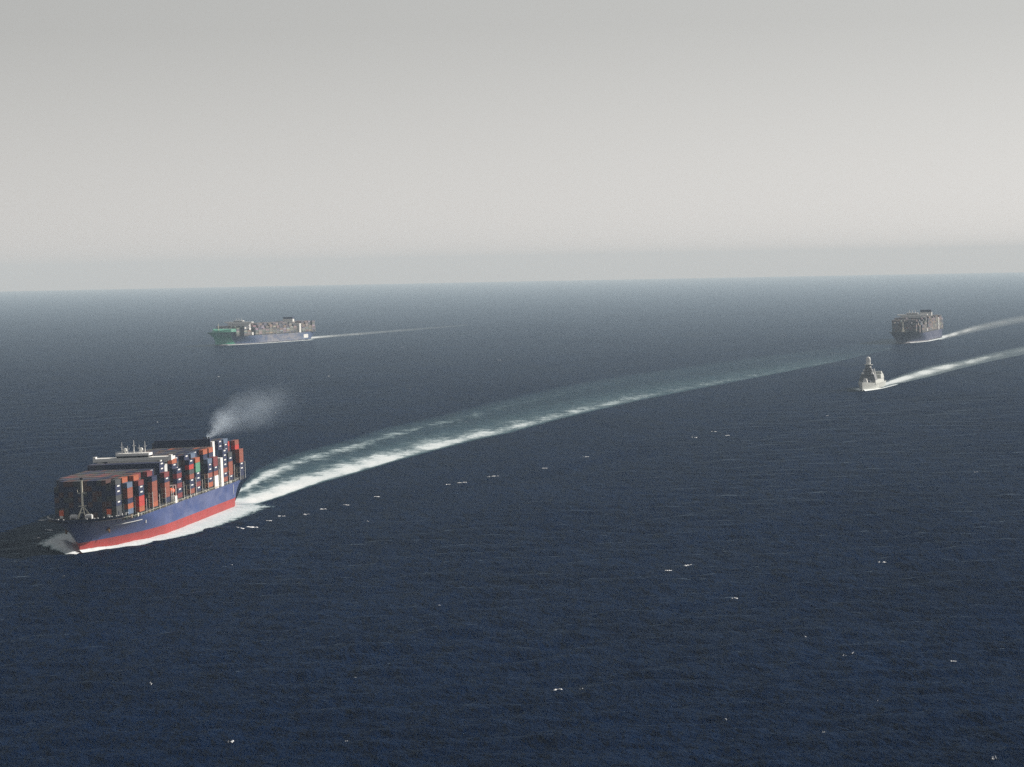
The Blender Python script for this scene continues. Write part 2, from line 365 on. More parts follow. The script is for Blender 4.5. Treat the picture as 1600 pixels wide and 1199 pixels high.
# ------------------------------------------------------------------ hulls
def half_breadth(t, w):
    f = w ** 1.7                                        # flare gathers towards the deck
    t0 = .13 + .25 * f; te = .490 + .022 * w * w
    x = np.clip((t - t0) / (te - t0), 0, 1); b = np.clip(1 - x ** (1.7 + .9 * f), 0, 1) ** (1 - .42 * f)
    xs = np.clip((-.36 - t) / .14, 0, 1)
    return b * (1 - (1 - w) ** 1.2 * .72 * xs ** 1.6 - .06 * xs ** 2)
def container_hull(root, L, B, boot, deck, bow, step, m_hull, m_red):
    S = 1 - (1 - np.linspace(0, 1, 110)) ** 1.6; S = S * .75 + np.linspace(0, 1, 110) * .25
    zmax = bow
    def dz(t): return np.where(t > step, bow, deck)
    def row(z=None, frac=None):
        w = np.full(S.shape, 0.0 if z is None else max(0, z / zmax))
        for _ in range(6):
            t = (-.5 + .03 * np.clip(1 - w, 0, 1) ** 1.5) * (1 - S) + (.490 + .022 * w * w) * S
            zz = np.full(S.shape, z) if frac is None else boot + (dz(t) - boot) * frac
            w = np.clip(zz / zmax, 0, 1)
        b = half_breadth(t, w) * B / 2
        return np.stack([t * L, b, zz], 1)
    def shell(rows, name, mat):
        A = np.array(rows); P = np.concatenate([A[:, ::-1] * [1, -1, 1], A[:, 1:]], 1)   # starboard bow->stern... continuous through the transom
        A2 = A * np.array([1, -1, 1]); P = np.concatenate([A[:, ::-1], A2], 1)            # port bow -> stern -> transom -> starboard stern -> bow
        o = link(name, grid_mesh(name, P, mat), root)
        bm_fix(o.data); return o
    up = [row(frac=f) for f in np.linspace(0, 1, 9)]
    shell([row(z) for z in (-4, -2, -.5, 1, 2.5, boot * .8, boot)], 'boot_topping', m_red)
    shell(up, 'hull', m_hull)
    top = up[-1]
    d = MB(); n = len(top)
    zt = lambda q: (deck - .35 if q[2] < bow - .1 else bow - 1.5)
    for q in top: d.v += [(q[0], q[1] * .995, zt(q)), (q[0], -q[1] * .995, zt(q))]
    for i in range(n - 1): d.f.append((2 * i, 2 * i + 2, 2 * i + 3, 2 * i + 1))
    d.build('deck', M['deck'], root)
    return top
def bm_fix(me):
    import bmesh
    bm = bmesh.new(); bm.from_mesh(me); bmesh.ops.remove_doubles(bm, verts=bm.verts, dist=.001); bmesh.ops.recalc_face_normals(bm, faces=bm.faces); bm.to_mesh(me); bm.free()
def bulb(root, u, z, rx, ry, rz, mat):
    m = MB(); prof = [(math.sin(a), -math.cos(a)) for a in np.linspace(.05, math.pi - .05, 10)]
    k = 14; n = 0
    for (r, q) in prof:
        for i in range(k):
            t = 2 * math.pi * i / k; m.v.append((u + q * rx, r * ry * math.cos(t), z + r * rz * math.sin(t)))
    for a in range(len(prof) - 1):
        for i in range(k): j = (i + 1) % k; m.f.append((a * k + i, a * k + j, (a + 1) * k + j, (a + 1) * k + i))
    m.f.append(tuple(range(k))); m.f.append(tuple((len(prof) - 1) * k + i for i in range(k)))
    o = m.build('bulbous_bow', mat, root); o.data.polygons.foreach_set('use_smooth', [True] * len(o.data.polygons)); return o

# ------------------------------------------------------------------ containers
CL, CW, CH = 12.19, 2.44, 2.75
def container_mesh(colour, ribs=9):
    """corner posts and rails stand proud, side and end panels are corrugated, roof slightly sunk"""
    m = MB(); hx, hy = CL / 2, CW / 2; e = .16
    for sx in (-1, 1):
        for sy in (-1, 1): m.box(*sorted((sx * hx, sx * (hx - e))), *sorted((sy * hy, sy * (hy - e))), 0, CH - .04)
    for sy in (-1, 1):
        n = len(m.v); xs = np.linspace(-hx + e, hx - e, 2 * ribs)
        for i, x in enumerate(xs):
            y = sy * (hy - (.02 if (i // 1) % 2 else .09)); m.v += [(x, y, .06), (x, y, CH - .1)]
        for i in range(len(xs) - 1): m.f.append((n + 2 * i, n + 2 * i + 2, n + 2 * i + 3, n + 2 * i + 1))
        m.box(-hx + e, hx - e, *sorted((sy * hy, sy * (hy - .1))), CH - .18, CH - .04); m.box(-hx + e, hx - e, *sorted((sy * hy, sy * (hy - .1))), 0, .16)
    for sx in (-1, 1): m.box(*sorted((sx * (hx - .03), sx * (hx - .1))), -hy + e, hy - e, .0, CH - .06)
    m.box(-hx + .02, hx - .02, -hy + .1, hy - .1, CH - .16, CH - .07)
    return m.mesh('container_' + colour, BM[colour])
CM = {k: container_mesh(k) for k in BOXCOL}
logo = MB(); logo.box(-2.6, 2.6, CW / 2 + .005, CW / 2 + .03, CH * .60, CH * .86); LOGO = logo.mesh('logo_mark', M['white'])
def merged_boxes(name, cells, root_S, parent_like, mat=None):
    V, Fc, C = [], [], []
    for (u, v, z, l, w, h, c) in cells:
        n = len(V)
        for zz in (z, z + h):
            for (a, b) in ((-1, -1), (1, -1), (1, 1), (-1, 1)): V.append((u + a * l / 2, v + b * w / 2, zz))
        Fc += [tuple(n + i for i in q) for q in ((3, 2, 1, 0), (4, 5, 6, 7), (0, 1, 5, 4), (1, 2, 6, 5), (2, 3, 7, 6), (3, 0, 4, 7))]
        C += [(*c, 1)] * 8
    me = bpy.data.meshes.new(name); me.from_pydata(V, [], Fc)
    at = me.attributes.new('tint', 'FLOAT_COLOR', 'POINT'); at.data.foreach_set('color', np.array(C, dtype=np.float32).ravel())
    me.materials.append(M['boxes']); o = link(name, me)
    o.location = (*root_S['c'], drop(*root_S['c'])); o.rotation_euler = (0, 0, rotz(root_S['h'])); return o

# ------------------------------------------------------------------ the near ship
DECK, BASE, PITCH = 14.6, 16.6, 15.9
HEEL = R(1.3)                                   # the near ship leans a little to starboard
ship = empty('container_ship', (*NEAR['c'], drop(*NEAR['c'])), rotz(NEAR['h'])); ship.rotation_euler[0] = HEEL
SHIP_M = Matrix.Translation((*NEAR['c'], drop(*NEAR['c']))) @ Matrix.Rotation(rotz(NEAR['h']), 4, 'Z') @ Matrix.Rotation(HEEL, 4, 'X')
tag(ship, 'near blue container ship with red waterline, loaded high with containers', 'container ship', 'container ships in convoy')
top_edge = container_hull(ship, 337, 44.3, 5.1, DECK, 17.6, .425, M['hull_blue'], M['hull_red'])
bulb(ship, 159.5, -1.6, 9.0, 3.4, 3.6, M['hull_red'])
# bay: centre u, half width in rows, outer stack colours (top to bottom) or None, inner tier count, second-row extra colours (top to bottom)
N_ = 'navy*'
BAYS = [
 ('first bay from bow', 142, 13, ['grey', N_, N_, 'grey', N_, 'grey', 'grey'], 7, []),
 ('second bay from bow', 127, 15, ['steel', 'rust', 'rust', 'navy', 'orange', 'steel'], 7, ['orange']),
 ('third bay from bow', 112, 17, ['darkred', N_, N_, 'red', 'red', 'orange'], 7, ['orange']),
 ('fourth bay from bow', 97, 17, None, 7, ['darkred']),
 ('fifth bay from bow', 81, 17, ['navy', 'rust', 'rust', 'rust', 'rust', 'orange'], 7, ['darkred']),
 ('sixth bay from bow', 66, 17, None, 7, [N_]),
 ('bay just ahead of bridge', 51, 17, ['darkred', N_, 'rust', 'rust', 'rust', 'navy'], 8, [N_, N_]),
 ('bay just behind bridge', 20, 17, [N_, 'darkred', N_, 'darkred', N_, 'darkred'], 8, ['orange', N_]),
 ('second bay behind bridge', 4, 17, None, 8, [N_]),
 ('third bay behind bridge', -12, 17, [N_, 'red', 'grey', 'rust', N_, N_, 'rust'], 8, [N_]),
 ('fourth bay behind bridge', -29, 17, ['orange', 'green', 'green', N_, N_, 'darkred', N_], 8, ['steel']),
 ('fifth bay behind bridge', -45, 17, None, 8, [N_]),
 ('second bay ahead of funnel', -62, 17, ['steel', N_, N_, 'rust', N_, 'orange'], 8, ['orange', 'navy']),
 ('bay just ahead of funnel', -78, 17, ['darkred', 'darkred', N_, 'rust', None, None], 8, ['orange']),
 ('bay just behind funnel', -105, 17, [N_, N_, N_, N_, 'rust', N_, 'rust'], 9, [N_, N_]),
 ('second bay behind funnel', -121, 17, ['grey', N_, 'rust', 'rust', 'rust', N_], 9, ['steel', N_]),
 ('second bay from stern', -138, 17, None, 8, ['red', 'darkred']),
 ('bay at stern', -154, 17, ['rust', 'rust', 'rust', N_, N_, 'navy'], 8, ['rust', 'red']),
]
ORD = ['lowest', 'second up', 'third up', 'fourth up', 'fifth up', 'sixth up', 'seventh up', 'eighth up', 'ninth up', 'tenth up']
ROWORD = ['outermost', 'second', 'third', 'fourth', 'fifth', 'sixth', 'seventh', 'eighth', 'ninth', 'tenth', 'eleventh', 'twelfth', 'thirteenth', 'fourteenth', 'fifteenth', 'sixteenth', 'seventeenth']
COMMON = ['navy*', 'navy', 'navy', 'grey', 'brown', 'navy', 'navy', 'navy*', 'grey', 'grey', 'brown']
cells = {}                                      # (bay, row, tier) -> colour ; row 0 = outermost port place of a 17-row bay
for bi, (nm, u, nr, outer, inner, second) in enumerate(BAYS):
    side = (17 - nr) / 2; rnd = random.Random(50 + bi)
    for r in range(nr):
        n = inner
        if outer is None and r < 2: continue
        if r == 0: stack = list(reversed(outer))
        else:
            if r == 1 and outer is not None or r == 2 and outer is None: n = inner - (0 if second else 1)
            if bi in (0,) and r >= nr - 1: n = inner - 1
            stack = [rnd.choice(COMMON) for _ in range(n)]
            if bi == 6: stack[-3:] = ['navy'] * 3
            if bi == 13 and r in (4, 10): stack[-1] = 'orange'
            if bi == 2 and r > 4: stack[-1] = rnd.choice(['darkred', 'brown', 'grey', 'navy', 'brown'])
            if bi == 3 and r > 3: stack[-1] = rnd.choice(['darkred', 'brown', 'navy', 'grey', 'navy'])
            if bi == 0: stack = [rnd.choice(['navy', 'navy', 'grey', 'navy', 'brown']) for _ in range(n)]
            if bi in (0, 1) and rnd.random() < .5: stack[-1] = rnd.choice(['grey', 'brown', 'navy'])
            first = 1 if outer is not None else 2
            if r == first:
                for k, c in enumerate(second): stack[len(stack) - 1 - k] = c
        for t, c in enumerate(stack):
            if c is not None: cells[(bi, r, t)] = c
def place(bi, r, t):
    nr = BAYS[bi][2]; return BAYS[bi][1], ((nr - 1) / 2 - r) * 2.52, BASE + t * CH
def row_at(bi, v):
    nr = BAYS[bi][2]; return round((nr - 1) / 2 - v / 2.52)
individual, rest = [], []
ntier = lambda bi, r: sum(1 for k in range(12) if (bi, r, k) in cells)
for (bi, r, t), c in cells.items():
    u, v, z = place(bi, r, t); nr = BAYS[bi][2]
    topm = (bi, r, t + 1) not in cells; port = (bi, r - 1, t) not in cells; star = r == nr - 1
    ahead = bi == 0 or (bi - 1, row_at(bi - 1, v), t) not in cells
    if bi == 0 and ahead and r < nr: individual.append((0 if port else 1, bi, r, t, c))
    elif port and r <= 2: individual.append((0, bi, r, t, c))
    elif topm and (bi in (6, 13) or r <= 5): individual.append((3, bi, r, t, c))
    elif topm or star or ahead or port: rest.append((bi, r, t, c))
individual.sort(key=lambda q: (q[0], q[2]))
rest += [q[1:] for q in individual[298:]]; individual = individual[:298]
A0 = rotz(NEAR['h'])
for (_, bi, r, t, c) in individual:
    u, v, z = place(bi, r, t); lg = c.endswith('*'); ck = c.rstrip('*'); jx = random.uniform(-.12, .12)
    o = link('shipping_container', CM[ck])
    o.location = SHIP_M @ Vector((u + jx, v, z)); o.rotation_euler = (HEEL, 0, A0)
    tier = 'topmost' if (bi, r, t + 1) not in cells else ORD[t]
    tag(o, '%s%s container, %s, %s row from port, %s' % ('white-marked ' if lg and r <= 2 else '', BOXNAME[ck], tier, ROWORD[r], BAYS[bi][0]), 'container', 'containers stacked on the near ship')
    if lg: l = link('logo_mark', LOGO, o)
vary = lambda c: tuple(x * random.uniform(.75, 1.2) for x in c)
cargo = merged_boxes('container_stacks', [(place(*q[:3])[0], place(*q[:3])[1], place(*q[:3])[2], CL, CW, CH - .05, vary(BOXCOL[q[3].rstrip('*')])) for q in rest], NEAR, ship)
cargo.rotation_euler[0] = HEEL
tag(cargo, 'mass of dark container stacks filling the near ship between its edges', 'container stacks', kind='stuff')
# hatch covers, lashing bridges
for bi, (nm, u, nr, *_r) in enumerate(BAYS):
    hw = nr * 1.26 - .2
    MB().box(u - 6.6, u + 6.6, -hw, hw, DECK - .3, BASE - .03).build('hatch_cover', M['dark'], ship)
    lb = MB(); x0 = u - 7.95
    if bi in (6, 13, 17): x0 = u - 7.3
    hgt = 24.5 if bi % 2 else 22.0
    for v in np.linspace(-hw + 1.5, hw - 1.5, 7): lb.box(x0 - .22, x0 + .22, v - .16, v + .16, DECK, hgt)
    for z in (19.2, 21.9, 24.3): 
        if z < hgt + .1: lb.box(x0 - .45, x0 + .45, -hw - .4, hw + .4, z - .15, z + .02)
    lb.build('lashing_bridge', M['lash'], ship)
    for sgn in (-1, 1):
        MB().box(x0 - .16, x0 + .16, sgn * (hw + .62) - .13, sgn * (hw + .62) + .13, DECK, hgt + .6).build('lashing_post', M['white'], ship)
# bridge tower
B0, B1 = 29.5, 41.0
MB().box(B0 + .5, B1 - .3, -17, 17, DECK, 36.4).build('bridge_tower', M['grey_white'], ship)
win = MB()
for z in np.arange(18, 36, 2.9):
    for v in np.arange(-15.5, 16, 2.2): win.box(B1 - .32, B1 - .26, v - .45, v + .45, z, z + .9)
win.build('window_row', M['glass'], ship)
b = MB(); b.box(B0, B1, -14, 14, 36.4, 39.3); b.box(B0 + 2, B1 + .4, -22.1, 22.1, 39.3, 41.0); br = b.build('bridge_deck', M['white'], ship)
for s in (-1, 1):
    w = MB(); w.prism([(s * 22.0, 39.28), (s * 17.8, 39.28), (s * 14.02, 37.4), (s * 14.02, 36.4)], B1 - 3.4, B1 - .2); w.build('wing_bracket', M['white'], ship)
    MB().box(B1 - 3.0, B1 + .45, *sorted((s * 20.6, s * 22.14)), 39.0, 42.0).build('wing_cab', M['white'], ship)
MB().box(B0 + 2.5, B1 - .8, -9.0, 9.0, 41.0, 42.0).build('wheelhouse_windows', M['glass'], ship)
MB().box(B0 + 2.2, B1 - .3, -9.4, 9.4, 42.0, 43.3).build('wheelhouse_roof', M['white'], ship)
rail = MB()
for v in np.arange(-9.2, 9.3, 1.15): rail.tube((B1 - .5, v, 43.3), (B1 - .5, v, 44.4), .06, k=5)
rail.tube((B1 - .5, -9.3, 44.4), (B1 - .5, 9.3, 44.4), .07, k=5); rail.build('roof_rail', M['white'], ship)
for (v, h_, r_) in ((-6.8, 6.2, .24), (-3.6, 4.0, .2), (0.0, 7.2, .3), (3.0, 4.6, .2), (6.3, 6.4, .24)):
    mm = MB(); mm.tube((36, v, 43.3), (36, v, 43.3 + h_), r_, r_ * .5, 7); mm.box(35.8, 36.2, v - .9, v + .9, 43.3 + h_ * .55, 43.3 + h_ * .55 + .25)
    mm.tube((36.8, v, 43.3), (36, v, 43.3 + h_ * .5), .12, k=5); mm.build('radar_mast', M['white'], ship)
for v in (-5.2, 3.9): MB().lathe((35, v, 43.3), [(.35, 0), (.35, 1.0), (.9, 1.2), (1.05, 1.9), (.8, 2.6), (.2, 2.9)]).build('satellite_dome', M['white'], ship)
# lifeboats beside the bridge tower
for s in (-1, 1):
    lb = MB(); prof = [(.15, 0), (.9, .3), (1.35, 1.0), (1.35, 1.7), (.9, 2.5), (.3, 2.9)]
    n = len(lb.v); k = 12
    for i, x in enumerate(np.linspace(-4.2, 4.2, 9)):
        q = (1 - (abs(x) / 4.25) ** 2.6) ** .5
        for j in range(k):
            a = 2 * math.pi * j / k; lb.v.append((35 + x, s * 20.0 + 1.5 * q * math.cos(a), 21.6 + 1.6 * q * math.sin(a)))
    for i in range(8):
        for j in range(k): jj = (j + 1) % k; lb.f.append((n + i * k + j, n + i * k + jj, n + (i + 1) * k + jj, n + (i + 1) * k + j))
    lb.f.append(tuple(n + j for j in range(k))); lb.f.append(tuple(n + 8 * k + j for j in range(k)))
    lb.build('lifeboat', M['orange'], ship)
    dv = MB()
    for x in (31.5, 38.5): dv.box(x - .2, x + .2, *sorted((s * 21.4, s * 21.8)), DECK, 24.2); dv.box(x - .2, x + .2, *sorted((s * 17.5, s * 21.8)), 24.2, 24.6)
    dv.build('lifeboat_davit', M['white'], ship)
    MB().box(30.5, 35.5, *sorted((s * 19.6, s * 22.0)), DECK, 18.6).build('muster_house', M['white'], ship)
# funnel casing
C0, C1 = -95.6, -89.0
MB().box(C0, C1, -22.0, 22.0, DECK, 31.6).build('engine_casing', M['white'], ship)
MB().box(C0 + .2, C1 - .4, -17.5, 17.5, 31.6, 41.4).build('funnel_casing', M['white'], ship)
MB().box(C1 - 2.8, C1 + .1, -17.7, 16.2, 38.8, 43.2).build('funnel_screen', M['navy'], ship)
for v in (11.5, 13.0, 14.5): MB().tube((C0 + 2, v, 41.4), (C0 + 1.6, v, 44.2), .5, .5, 10).build('exhaust_pipe', M['dark'], ship)
MB().box(-83, -73, 19.0, 21.6, DECK - .2, 22.06).build('side_house', M['white'], ship)
# foremast
fm = MB(); fu = 154.0; fz = 16.9
fm.tube((fu, 0, fz + 6.2), (fu, 0, fz + 20.0), .62, .42, 8)
for (a, b2) in ((2.2, -2.0), (2.2, 2.0), (-3.4, 3.9), (-3.4, -3.9)): fm.tube((fu + a, b2, fz), (fu, 0, fz + 6.6), .30, .26, 6)
fm.tube((fu + 1.2, -1.0, fz + 3), (fu + 1.2, 1.0, fz + 3), .18, k=6)
mast = fm.build('foremast', M['cream'], ship)
MB().box(fu - .9, fu + .9, -2.0, 2.0, fz + 6.3, fz + 6.6).build('mast_platform', M['cream'], mast)
MB().box(fu - .25, fu + .25, -2.3, 2.3, fz + 13.0, fz + 13.3).build('mast_yard', M['cream'], mast)
MB().tube((fu, -2.2, fz + 13.3), (fu, -2.6, fz + 15.0), .12, k=5).build('mast_aerial', M['cream'], mast)
MB().box(fu - .7, fu + .7, -.8, .8, fz + 20.0, fz + 21.2).build('mast_light', M['dark'], mast)
# bow fittings
for s in (-1, 1):
    MB().box(147.5, 149.8, s * 12.6 - 1.1, s * 12.6 + 1.1, 18.2, 21.0).build('vent_house', M['orange'], ship)
    MB().box(148, 150, s * 12.6 - .8, s * 12.6 + .8, 16.9, 18.2).build('vent_base', M['white'], ship)
    wd = MB(); wd.tube((157.5, s * 4 - 1.4, 18.3), (157.5, s * 4 + 1.4, 18.3), 1.1, k=10); wd.box(156, 159, s * 4 - 1.8, s * 4 - 1.3, 16.9, 18.9); wd.box(156, 159, s * 4 + 1.3, s * 4 + 1.8, 16.9, 18.9)
    wd.build('windlass', M['grey_white'], ship)
for k in range(26):
    i = int(np.interp(k / 25, [0, 1], [len(top_edge) - 22, len(top_edge) - 2])); q = top_edge[i]
    if k % 2: continue
    for s in (-1, 1): MB().box(q[0] - .5, q[0] + .5, s * q[1] * .985 - .3, s * q[1] * .985 + .3, 17.55, 18.0).build('fairlead', M['grey_white'], ship)
MB().box(143.3, 144.2, -16.5, 16.5, 16.9, 19.4).build('breakwater', M['navy'], ship)
def hull_point(u, z, B=44.3, L=337, zm=17.6): return half_breadth(np.array(u / L), np.array(z / zm)) * B / 2
for s in (-1, 1):
    a = MB(); hv = float(hull_point(146, 10.5)); a.box(144.6, 147.6, *sorted((s * (hv - 1.2), s * (hv + .35))), 9.6, 11.4); a.tube((146, s * (hv + .1), 8.4), (146, s * (hv + .2), 11.9), .5, k=8)
    a.build('anchor', M['rust'], ship)
    kn = MB()
    for u in np.arange(112, 144, 1.0):
        v0, v1 = float(hull_point(u, 12.2)), float(hull_point(u + 1, 12.2)); n = len(kn.v)
        kn.v += [(u, s * (v0 + .18), 12.05), (u + 1, s * (v1 + .18), 12.05), (u + 1, s * (v1 + .2), 12.4), (u, s * (v0 + .2), 12.4)]; kn.f.append((n, n + 1, n + 2, n + 3))
    kn.build('rubbing_strake', M['grey_white'], ship)
hv = float(hull_point(104, 11)); MB().box(103.4, 104.2, hv - .4, hv + .12, 9.6, 12.8).build('pilot_mark', M['white'], ship)
hv = float(hull_point(-122, 11)); MB().box(-122.4, -121.9, hv - .4, hv + .12, 7.5, 13.5).build('draught_mark', M['white'], ship)
# deck-edge walkway: rail, bollards and lockers
for s in (-1, 1):
    rl = MB()
    for u in np.arange(-160, 141, 3.0):
        v = float(hull_point(u, 14.6)) * s * .992; rl.tube((u, v, DECK), (u, v, DECK + 1.15), .07, k=4)
        v2 = float(hull_point(u + 3, 14.6)) * s * .992; rl.tube((u, v, DECK + 1.15), (u + 3, v2, DECK + 1.15), .06, k=4)
    rl.build('deck_rail', M['cream'], ship)
rr = random.Random(5)
for k in range(70):
    u = rr.uniform(-158, 138); s = 1 if k % 4 else -1; v = float(hull_point(u, 14.6)) * .965 * s
    MB().box(u - rr.uniform(.3, .9), u + rr.uniform(.3, .9), v - .35, v + .35, DECK - .02, DECK + rr.uniform(.6, 1.9)).build(rr.choice(['bollard', 'deck_locker', 'deck_vent']), rr.choice([M['cream'], M['lash'], M['grey_white'], M['deck_green'], M['rust']]), ship)

# ------------------------------------------------------------------ the two far container ships
def far_ship(S, label, m_hull, deck, bow, step, bays, bridge_u, casing_u, rows, pal, seed, cargo_label, bridge_top, funnel_top, bow_shield=False):
    rn = random.Random(seed); L, B = S['L'], S['B']
    e = empty('container_ship', (*S['c'], drop(*S['c'])), rotz(S['h'])); tag(e, label, 'container ship', 'container ships in convoy')
    container_hull(e, L, B, 2.6, deck, bow, step, m_hull, M['boot_dark'])
    bulb(e, L * .478, -1.5, 9, 3, 3, M['boot_dark'])
    cl = []; w2 = B / 2 - .8
    for i, (u, nr, n) in enumerate(bays):
        MB().box(u - 6.7, u + 6.7, -nr * 1.26, nr * 1.26, deck - .4, deck + 2).build('hatch_cover', M['dark'], e)
        lbm = MB()
        for v in np.linspace(-nr * 1.26, nr * 1.26, 6): lbm.box(u - 7.9, u - 7.5, v - .2, v + .2, deck, deck + 11)
        lbm.box(u - 8.0, u - 7.4, -nr * 1.26 - .4, nr * 1.26 + .4, deck + 10.6, deck + 11); lbm.build('lashing_bridge', M['cream'], e)
        hs_ = [max(2, n - rn.choice([0, 0, 0, 0, 1])) for _ in range(nr)]; hs_[0] = max(2, n - rn.choice([0, 1, 2, 3])); hs_[1] = max(hs_[0], n - rn.choice([0, 1]))
        for r in range(nr):
            for t in range(hs_[r]):
                if t >= hs_[r] - 1 or r < 2 or r > nr - 2 or i == 0 or t >= n - 2:
                    cl.append((u, ((nr - 1) / 2 - r) * 2.52, deck + 2.02 + t * 2.8, CL, CW, 2.74, vary(rn.choice(pal))))
    cg = merged_boxes('container_stacks', cl, S, e); tag(cg, cargo_label, 'container stacks', kind='stuff')
    z1 = bridge_top
    MB().box(bridge_u - 5, bridge_u + 5, -w2 * .75, w2 * .75, deck, z1 - 3.6).build('bridge_tower', M['grey_white'], e)
    bd = MB(); bd.prism([(-w2, z1), (w2, z1), (w2, z1 - 1.6), (w2 * .6, z1 - 3.6), (-w2 * .6, z1 - 3.6), (-w2, z1 - 1.6)], bridge_u - 4, bridge_u + 5.4); bd.build('bridge_deck', M['white'], e)
    MB().box(bridge_u - 3, bridge_u + 4, -9, 9, z1, z1 + 1.1).build('wheelhouse_windows', M['glass'], e)
    MB().box(bridge_u - 3.3, bridge_u + 4.4, -9.5, 9.5, z1 + 1.1, z1 + 2.4).build('wheelhouse_roof', M['white'], e)
    for v in (-5, 0, 5): MB().tube((bridge_u, v, z1 + 2.4), (bridge_u, v, z1 + 7.5), .35, .2, 6).build('radar_mast', M['white'], e)
    for s in (-1, 1): MB().box(bridge_u - 2, bridge_u + 4, *sorted((s * (w2 - 2), s * (w2 + .3))), deck + 1, deck + 6.5).build('lifeboat_house', M['white'], e)
    MB().box(casing_u - 4, casing_u + 4, -w2, w2, deck, funnel_top - 13).build('engine_casing', M['white'], e)
    MB().box(casing_u - 3.6, casing_u + 3.4, -7, 7 + w2 * .25, funnel_top - 13, funnel_top - 4).build('funnel_casing', M['white'], e)
    MB().box(casing_u - 3.8, casing_u + 3.6, -6, 6.5 + w2 * .25, funnel_top - 4, funnel_top).build('funnel', M['navy'], e)
    f = MB(); f.tube((L * .455, 0, bow - 1.6), (L * .455, 0, bow + 16), .7, .5, 8); f.tube((L * .455 - 3, 3, bow - 1.6), (L * .455, 0, bow + 6), .3, k=6); f.tube((L * .455 - 3, -3, bow - 1.6), (L * .455, 0, bow + 6), .3, k=6)
    f.build('foremast', M['cream'], e)
    return e
PAL = [(.02, .025, .05), (.03, .03, .04), (.10, .07, .06), (.16, .11, .10), (.13, .09, .09), (.06, .06, .065), (.09, .10, .12), (.05, .045, .045), (.20, .15, .13), (.03, .035, .06), (.12, .12, .12), (.22, .20, .19)]  # far cargo colours dulled to imitate sunlight dimmed by fog
lb_ = [(146, 18, 5)] + [(126 - 15.2 * i, 23, 6) for i in range(2)] + [(78 - 15.2 * i, 23, [6, 7, 7, 7, 7, 7, 7, 7, 7, 7, 7, 7][i]) for i in range(12)] + [(-128 - 15.2 * i, 23, 7) for i in range(4)]
lf = far_ship(LEFT, 'far container ship with green painted bow, half lost in haze', M['hull_far'], 16.5, 25.5, .40, lb_, 95, -113, 23, PAL + [(.26, .26, .26), (.24, .2, .17)], 11, 'grey looking container stacks on the far green bowed ship', 42.5, 47)
sh = MB(); sh.v = [(187, 4, 23.5), (187, -4, 23.5), (183, 7, 28.5), (183, -7, 28.5), (170, 20.5, 23.5), (170, -20.5, 23.5), (167, 19.5, 30.5), (167, -19.5, 30.5), (156, 24.5, 23.5), (156, -24.5, 23.5), (156, 23.5, 31), (156, -23.5, 31)]
sh.f = [(0, 1, 3, 2), (0, 2, 6, 4), (1, 5, 7, 3), (4, 6, 10, 8), (5, 9, 11, 7), (2, 3, 7, 6), (6, 7, 11, 10), (8, 10, 11, 9), (0, 4, 5, 1), (4, 8, 9, 5)]
sh.build('bow_windshield', paint('green_windshield', (.075, .31, .21), .5, .1), lf)
MB().box(-146, -126, 29.3, 29.75, 5.5, 12.5).build('hull_panel', M['white'], lf)
for (u, v, z, a, b2) in ((108, 29.0, 28, 4, 3.2), (128, 29.0, 30, 3, 3)): MB().box(u - a, u + a, v - 1.0, v + .3, z, z + b2).build('deck_house', M['white'], lf)
rb = [(140, 15, 6), (125, 18, 7), (110, 20, 7), (95, 20, 7), (80, 20, 8), (65, 20, 8)] + [(33 - 15.6 * i, 20, 8) for i in range(8)] + [(-118 - 15.6 * i, 20, 8) for i in range(3)]
rf = far_ship(RIGHT, 'dark container ship in haze ahead of its pale wake, right side', M['hull_dark'], 16.0, 19.5, .42, rb, 49, -101, 20, PAL, 12, 'dark container stacks on the hazy ship at right', 45.5, 50)

# ------------------------------------------------------------------ the warship
fr = empty('frigate', (*FRIG['c'], drop(*FRIG['c'])), rotz(FRIG['h'])); tag(fr, 'small light grey warship with tall tower mast between the wakes', 'warship')
def frigate_hull():
    n = 70; S = 1 - (1 - np.linspace(0, 1, n)) ** 1.5; rowsP = []
    for z, in [(-3,), (-1,), (1,), (3,), (5,), (None,)]:
        w0 = 1.0 if z is None else max(0, (z + 3) / 11.0); te = .468 + .036 * w0; t = -.5 * (1 - S) + te * S
        zz = np.full(n, z) if z is not None else 6.2 + 3.4 * np.clip((t + .05) / .5, 0, 1) ** 1.5
        t0 = -.02 + .12 * w0; x = np.clip((t - t0) / (te - t0), 0, 1)
        b = (1 - x ** 1.9) ** (1.0 - .15 * w0) * (.80 + .2 * min(1, w0 * 1.2)) * (1 - .14 * np.clip((-.3 - t) / .2, 0, 1))
        rowsP.append(np.stack([t * 140, b * 9.8, zz], 1))
    A = np.array(rowsP); P = np.concatenate([A[:, ::-1], A * np.array([1, -1, 1])], 1)
    o = link('hull', grid_mesh('frigate_hull', P, M['navy_grey']), fr); bm_fix(o.data)
    d = MB(); top = A[-1]
    for q in top: d.v += [(q[0], q[1] * .995, q[2] - .15), (q[0], -q[1] * .995, q[2] - .15)]
    for i in range(n - 1): d.f.append((2 * i, 2 * i + 2, 2 * i + 3, 2 * i + 1))
    d.build('deck', M['navy_deck'], fr)
frigate_hull()
G = M['navy_grey']
MB().taper((-44, 30, -9.6, 9.6), 6.0, (-43, 27, -8.9, 8.9), 10.2).build('superstructure', G, fr)
MB().taper((8, 28, -9.0, 9.0), 10.2, (9, 25, -6.8, 6.8), 16.8).build('bridge_block', M['naval_dark'], fr)
bw = MB()
for v in np.arange(-6.6, 6.7, 1.2): bw.box(25.2, 25.9, v - .45, v + .45, 14.8, 15.8)
bw.build('bridge_window', M['glass'], fr)
